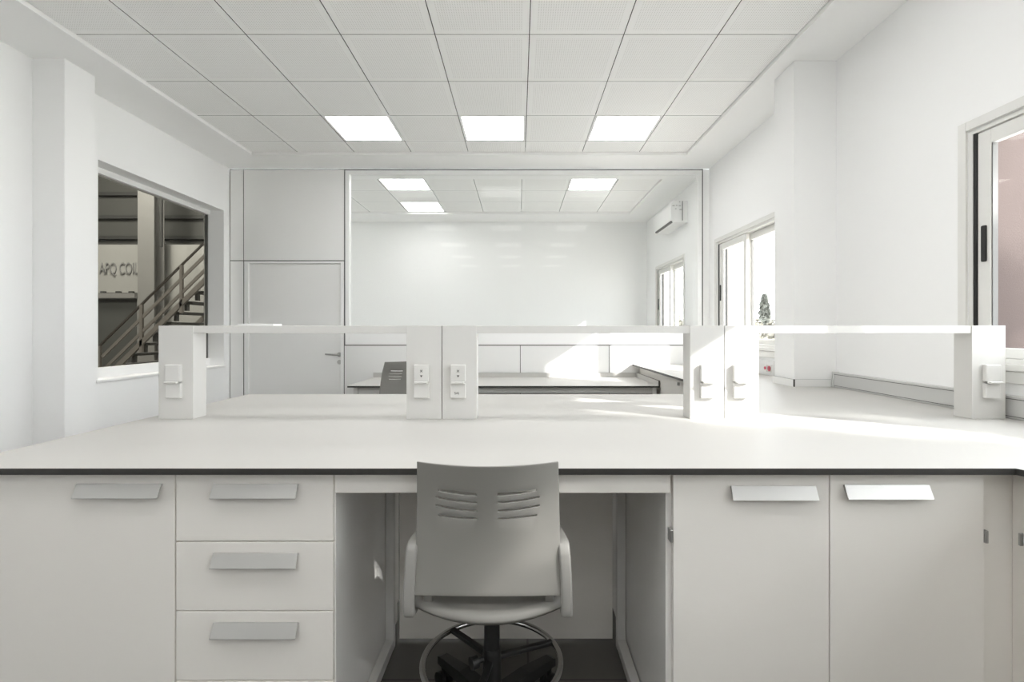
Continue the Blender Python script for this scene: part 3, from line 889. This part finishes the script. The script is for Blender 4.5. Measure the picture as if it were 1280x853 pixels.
# the crown is open along the rays that reach the sunlit spots on posts, shelf, worktop, chair and doors
lit = [(.82, 2.18, 1.03, .15, 1), (.97, 2.18, 1.0, .13, 1), (.85, 2.18, .92, .09, 1), (.97, 2.18, 1.235, .03, .9), (.82, 2.18, 1.15, .04, .9),
       (1.25, 2.18, 1.265, .07, 1), (1.45, 2.18, 1.265, .05, 1), (1.62, 1.95, .876, .09, 1), (1.4, 2.2, .876, .07, 1), (1.2, 2.3, .876, .05, .9),
       (1.05, 2.38, .876, .04, .9), (1.73, 1.73, .876, .06, 1), (.5, 2.5, .876, .05, .8), (.3, 2.85, .876, .04, .8), (.35, 2.4, .876, .04, .8),
       (.105, 1.33, .75, .045, 1.08), (.68, 1.43, .50, .01, .6), (.50, 1.43, .76, .01, .5),
       (1.045, 1.41, .81, .01, .5), (2.42, 2.43, 2.0, .2, 1)]
gaps = []
for X_, Y_, Z_, r_, q_ in lit:
    d_ = XR - X_
    gaps.append((Y_ + SUN.y * d_, Z_ + SUN.z * d_, r_, q_))
n_ = 0
while n_ < 300:
    y_, z_ = rr.uniform(-0.85, 2.6), rr.uniform(0.9, 2.6)
    rad = rr.uniform(0.11, 0.20)
    if any((y_ - a) ** 2 + (z_ - c_) ** 2 < (r_ + rad * q_) ** 2 for a, c_, r_, q_ in gaps):
        continue
    cc = Vector((XR, y_, z_)) + SUN * rr.uniform(4.6, 6.0)
    leaf_cloud(b, cc, (rad, rad, rad), 55, 0.06, shell=0.0)
    n_ += 1
obj('foliage', b, LEAF, t)

def conifer(x, y, h, r, label):
    t = thing('conifer', label, 'tree', (x, y, -0.3))
    b = B(); cyl(b, (x, y, -0.3), (x, y, h * 0.9), 0.12, 0.03, n=8); obj('trunk', b, BARK, t)
    b = B()
    for k in range(14):
        f = k / 13; z = 0.3 + (h - 0.3) * f; rad = r * (1 - f) ** 0.75 * (0.8 + 0.35 * (k % 2)) + 0.08
        leaf_cloud(b, (x, y, z), (rad, rad, h * 0.06), 150, 0.16, shell=0.2)
    obj('foliage', b, CONIF, t)
DY = 26.0
conifer((955.5 - 648.6) * DY / 627, DY, 1.26 + 41.0 * DY / 627, 0.42, 'small slim conifer seen through the far window')
for i, (xp, yt, Y, lab) in enumerate(((946, 399, 22, 'pale bush left of the conifer outside the far window'), (968, 396, 23, 'pale bush right of the conifer outside the far window'),
                                  (848, 392, 30, 'pale bush outside the window beyond the glass'),)):
    X = (xp - 648.6) * Y / 627; hh = 1.26 + (413.5 - yt) * Y / 627
    t = thing('bush', lab, 'bush', (X, Y, -0.3))
    b = B(); cyl(b, (X, Y, -0.3), (X, Y, hh * 0.6), 0.06, 0.03, n=8); obj('stem', b, BARK, t)
    b = B(); leaf_cloud(b, (X, Y, hh * 0.42), (0.38, 0.38, hh * 0.58), 700, 0.12, shell=0.3)
    obj('foliage', b, HEDGE, t)

# ------------------------------------------------------------------ light
w = bpy.data.worlds.new('sky'); S.world = w; w.use_nodes = True
bg = w.node_tree.nodes['Background']
bg.inputs['Color'].default_value = (0.93, 0.965, 1.0, 1); bg.inputs['Strength'].default_value = 3.8
sl = bpy.data.lights.new('sun', 'SUN'); sl.energy = 4.6; sl.angle = math.radians(0.9); sl.color = (1.0, 0.975, 0.94)
so_ = bpy.data.objects.new('sun', sl); COL.objects.link(so_)
so_.location = (12, -7, 9)
so_.rotation_euler = SUN.to_track_quat('Z', 'Y').to_euler()
for (x, y) in ((-8, 6), (-8, 10)):  # unseen area lights, added to brighten the hall
    al = bpy.data.lights.new('hall_fill', 'AREA'); al.energy = 240; al.size = 1.5; al.color = (1, 0.97, 0.9)
    ao = bpy.data.objects.new('hall_fill', al); COL.objects.link(ao); ao.location = (x, y, 7.2)

# ------------------------------------------------------------------ camera and output
cd = bpy.data.cameras.new('camera'); cam = bpy.data.objects.new('camera', cd); COL.objects.link(cam)
cd.sensor_fit = 'HORIZONTAL'; cd.sensor_width = 36.0; cd.lens = 627.0 * 36.0 / 1280.0
cd.shift_x = -8.6 / 1280.0; cd.shift_y = -13.0 / 1280.0
cd.clip_start = 0.02; cd.clip_end = 300
cam.location = (0, 0, 1.26); cam.rotation_euler = (PI / 2, 0, 0)
S.camera = cam
vs = S.view_settings
S.display_settings.display_device = 'sRGB'
vs.view_transform = 'Standard'; vs.look = 'None'; vs.exposure = 1.22; vs.gamma = 1.0; vs.use_curve_mapping = False
c = S.cycles
c.max_bounces = 24; c.diffuse_bounces = 20; c.glossy_bounces = 4; c.transmission_bounces = 4; c.transparent_max_bounces = 24
c.use_denoising = True
c.caustics_reflective = False; c.caustics_refractive = False
c.sample_clamp_indirect = 20.0
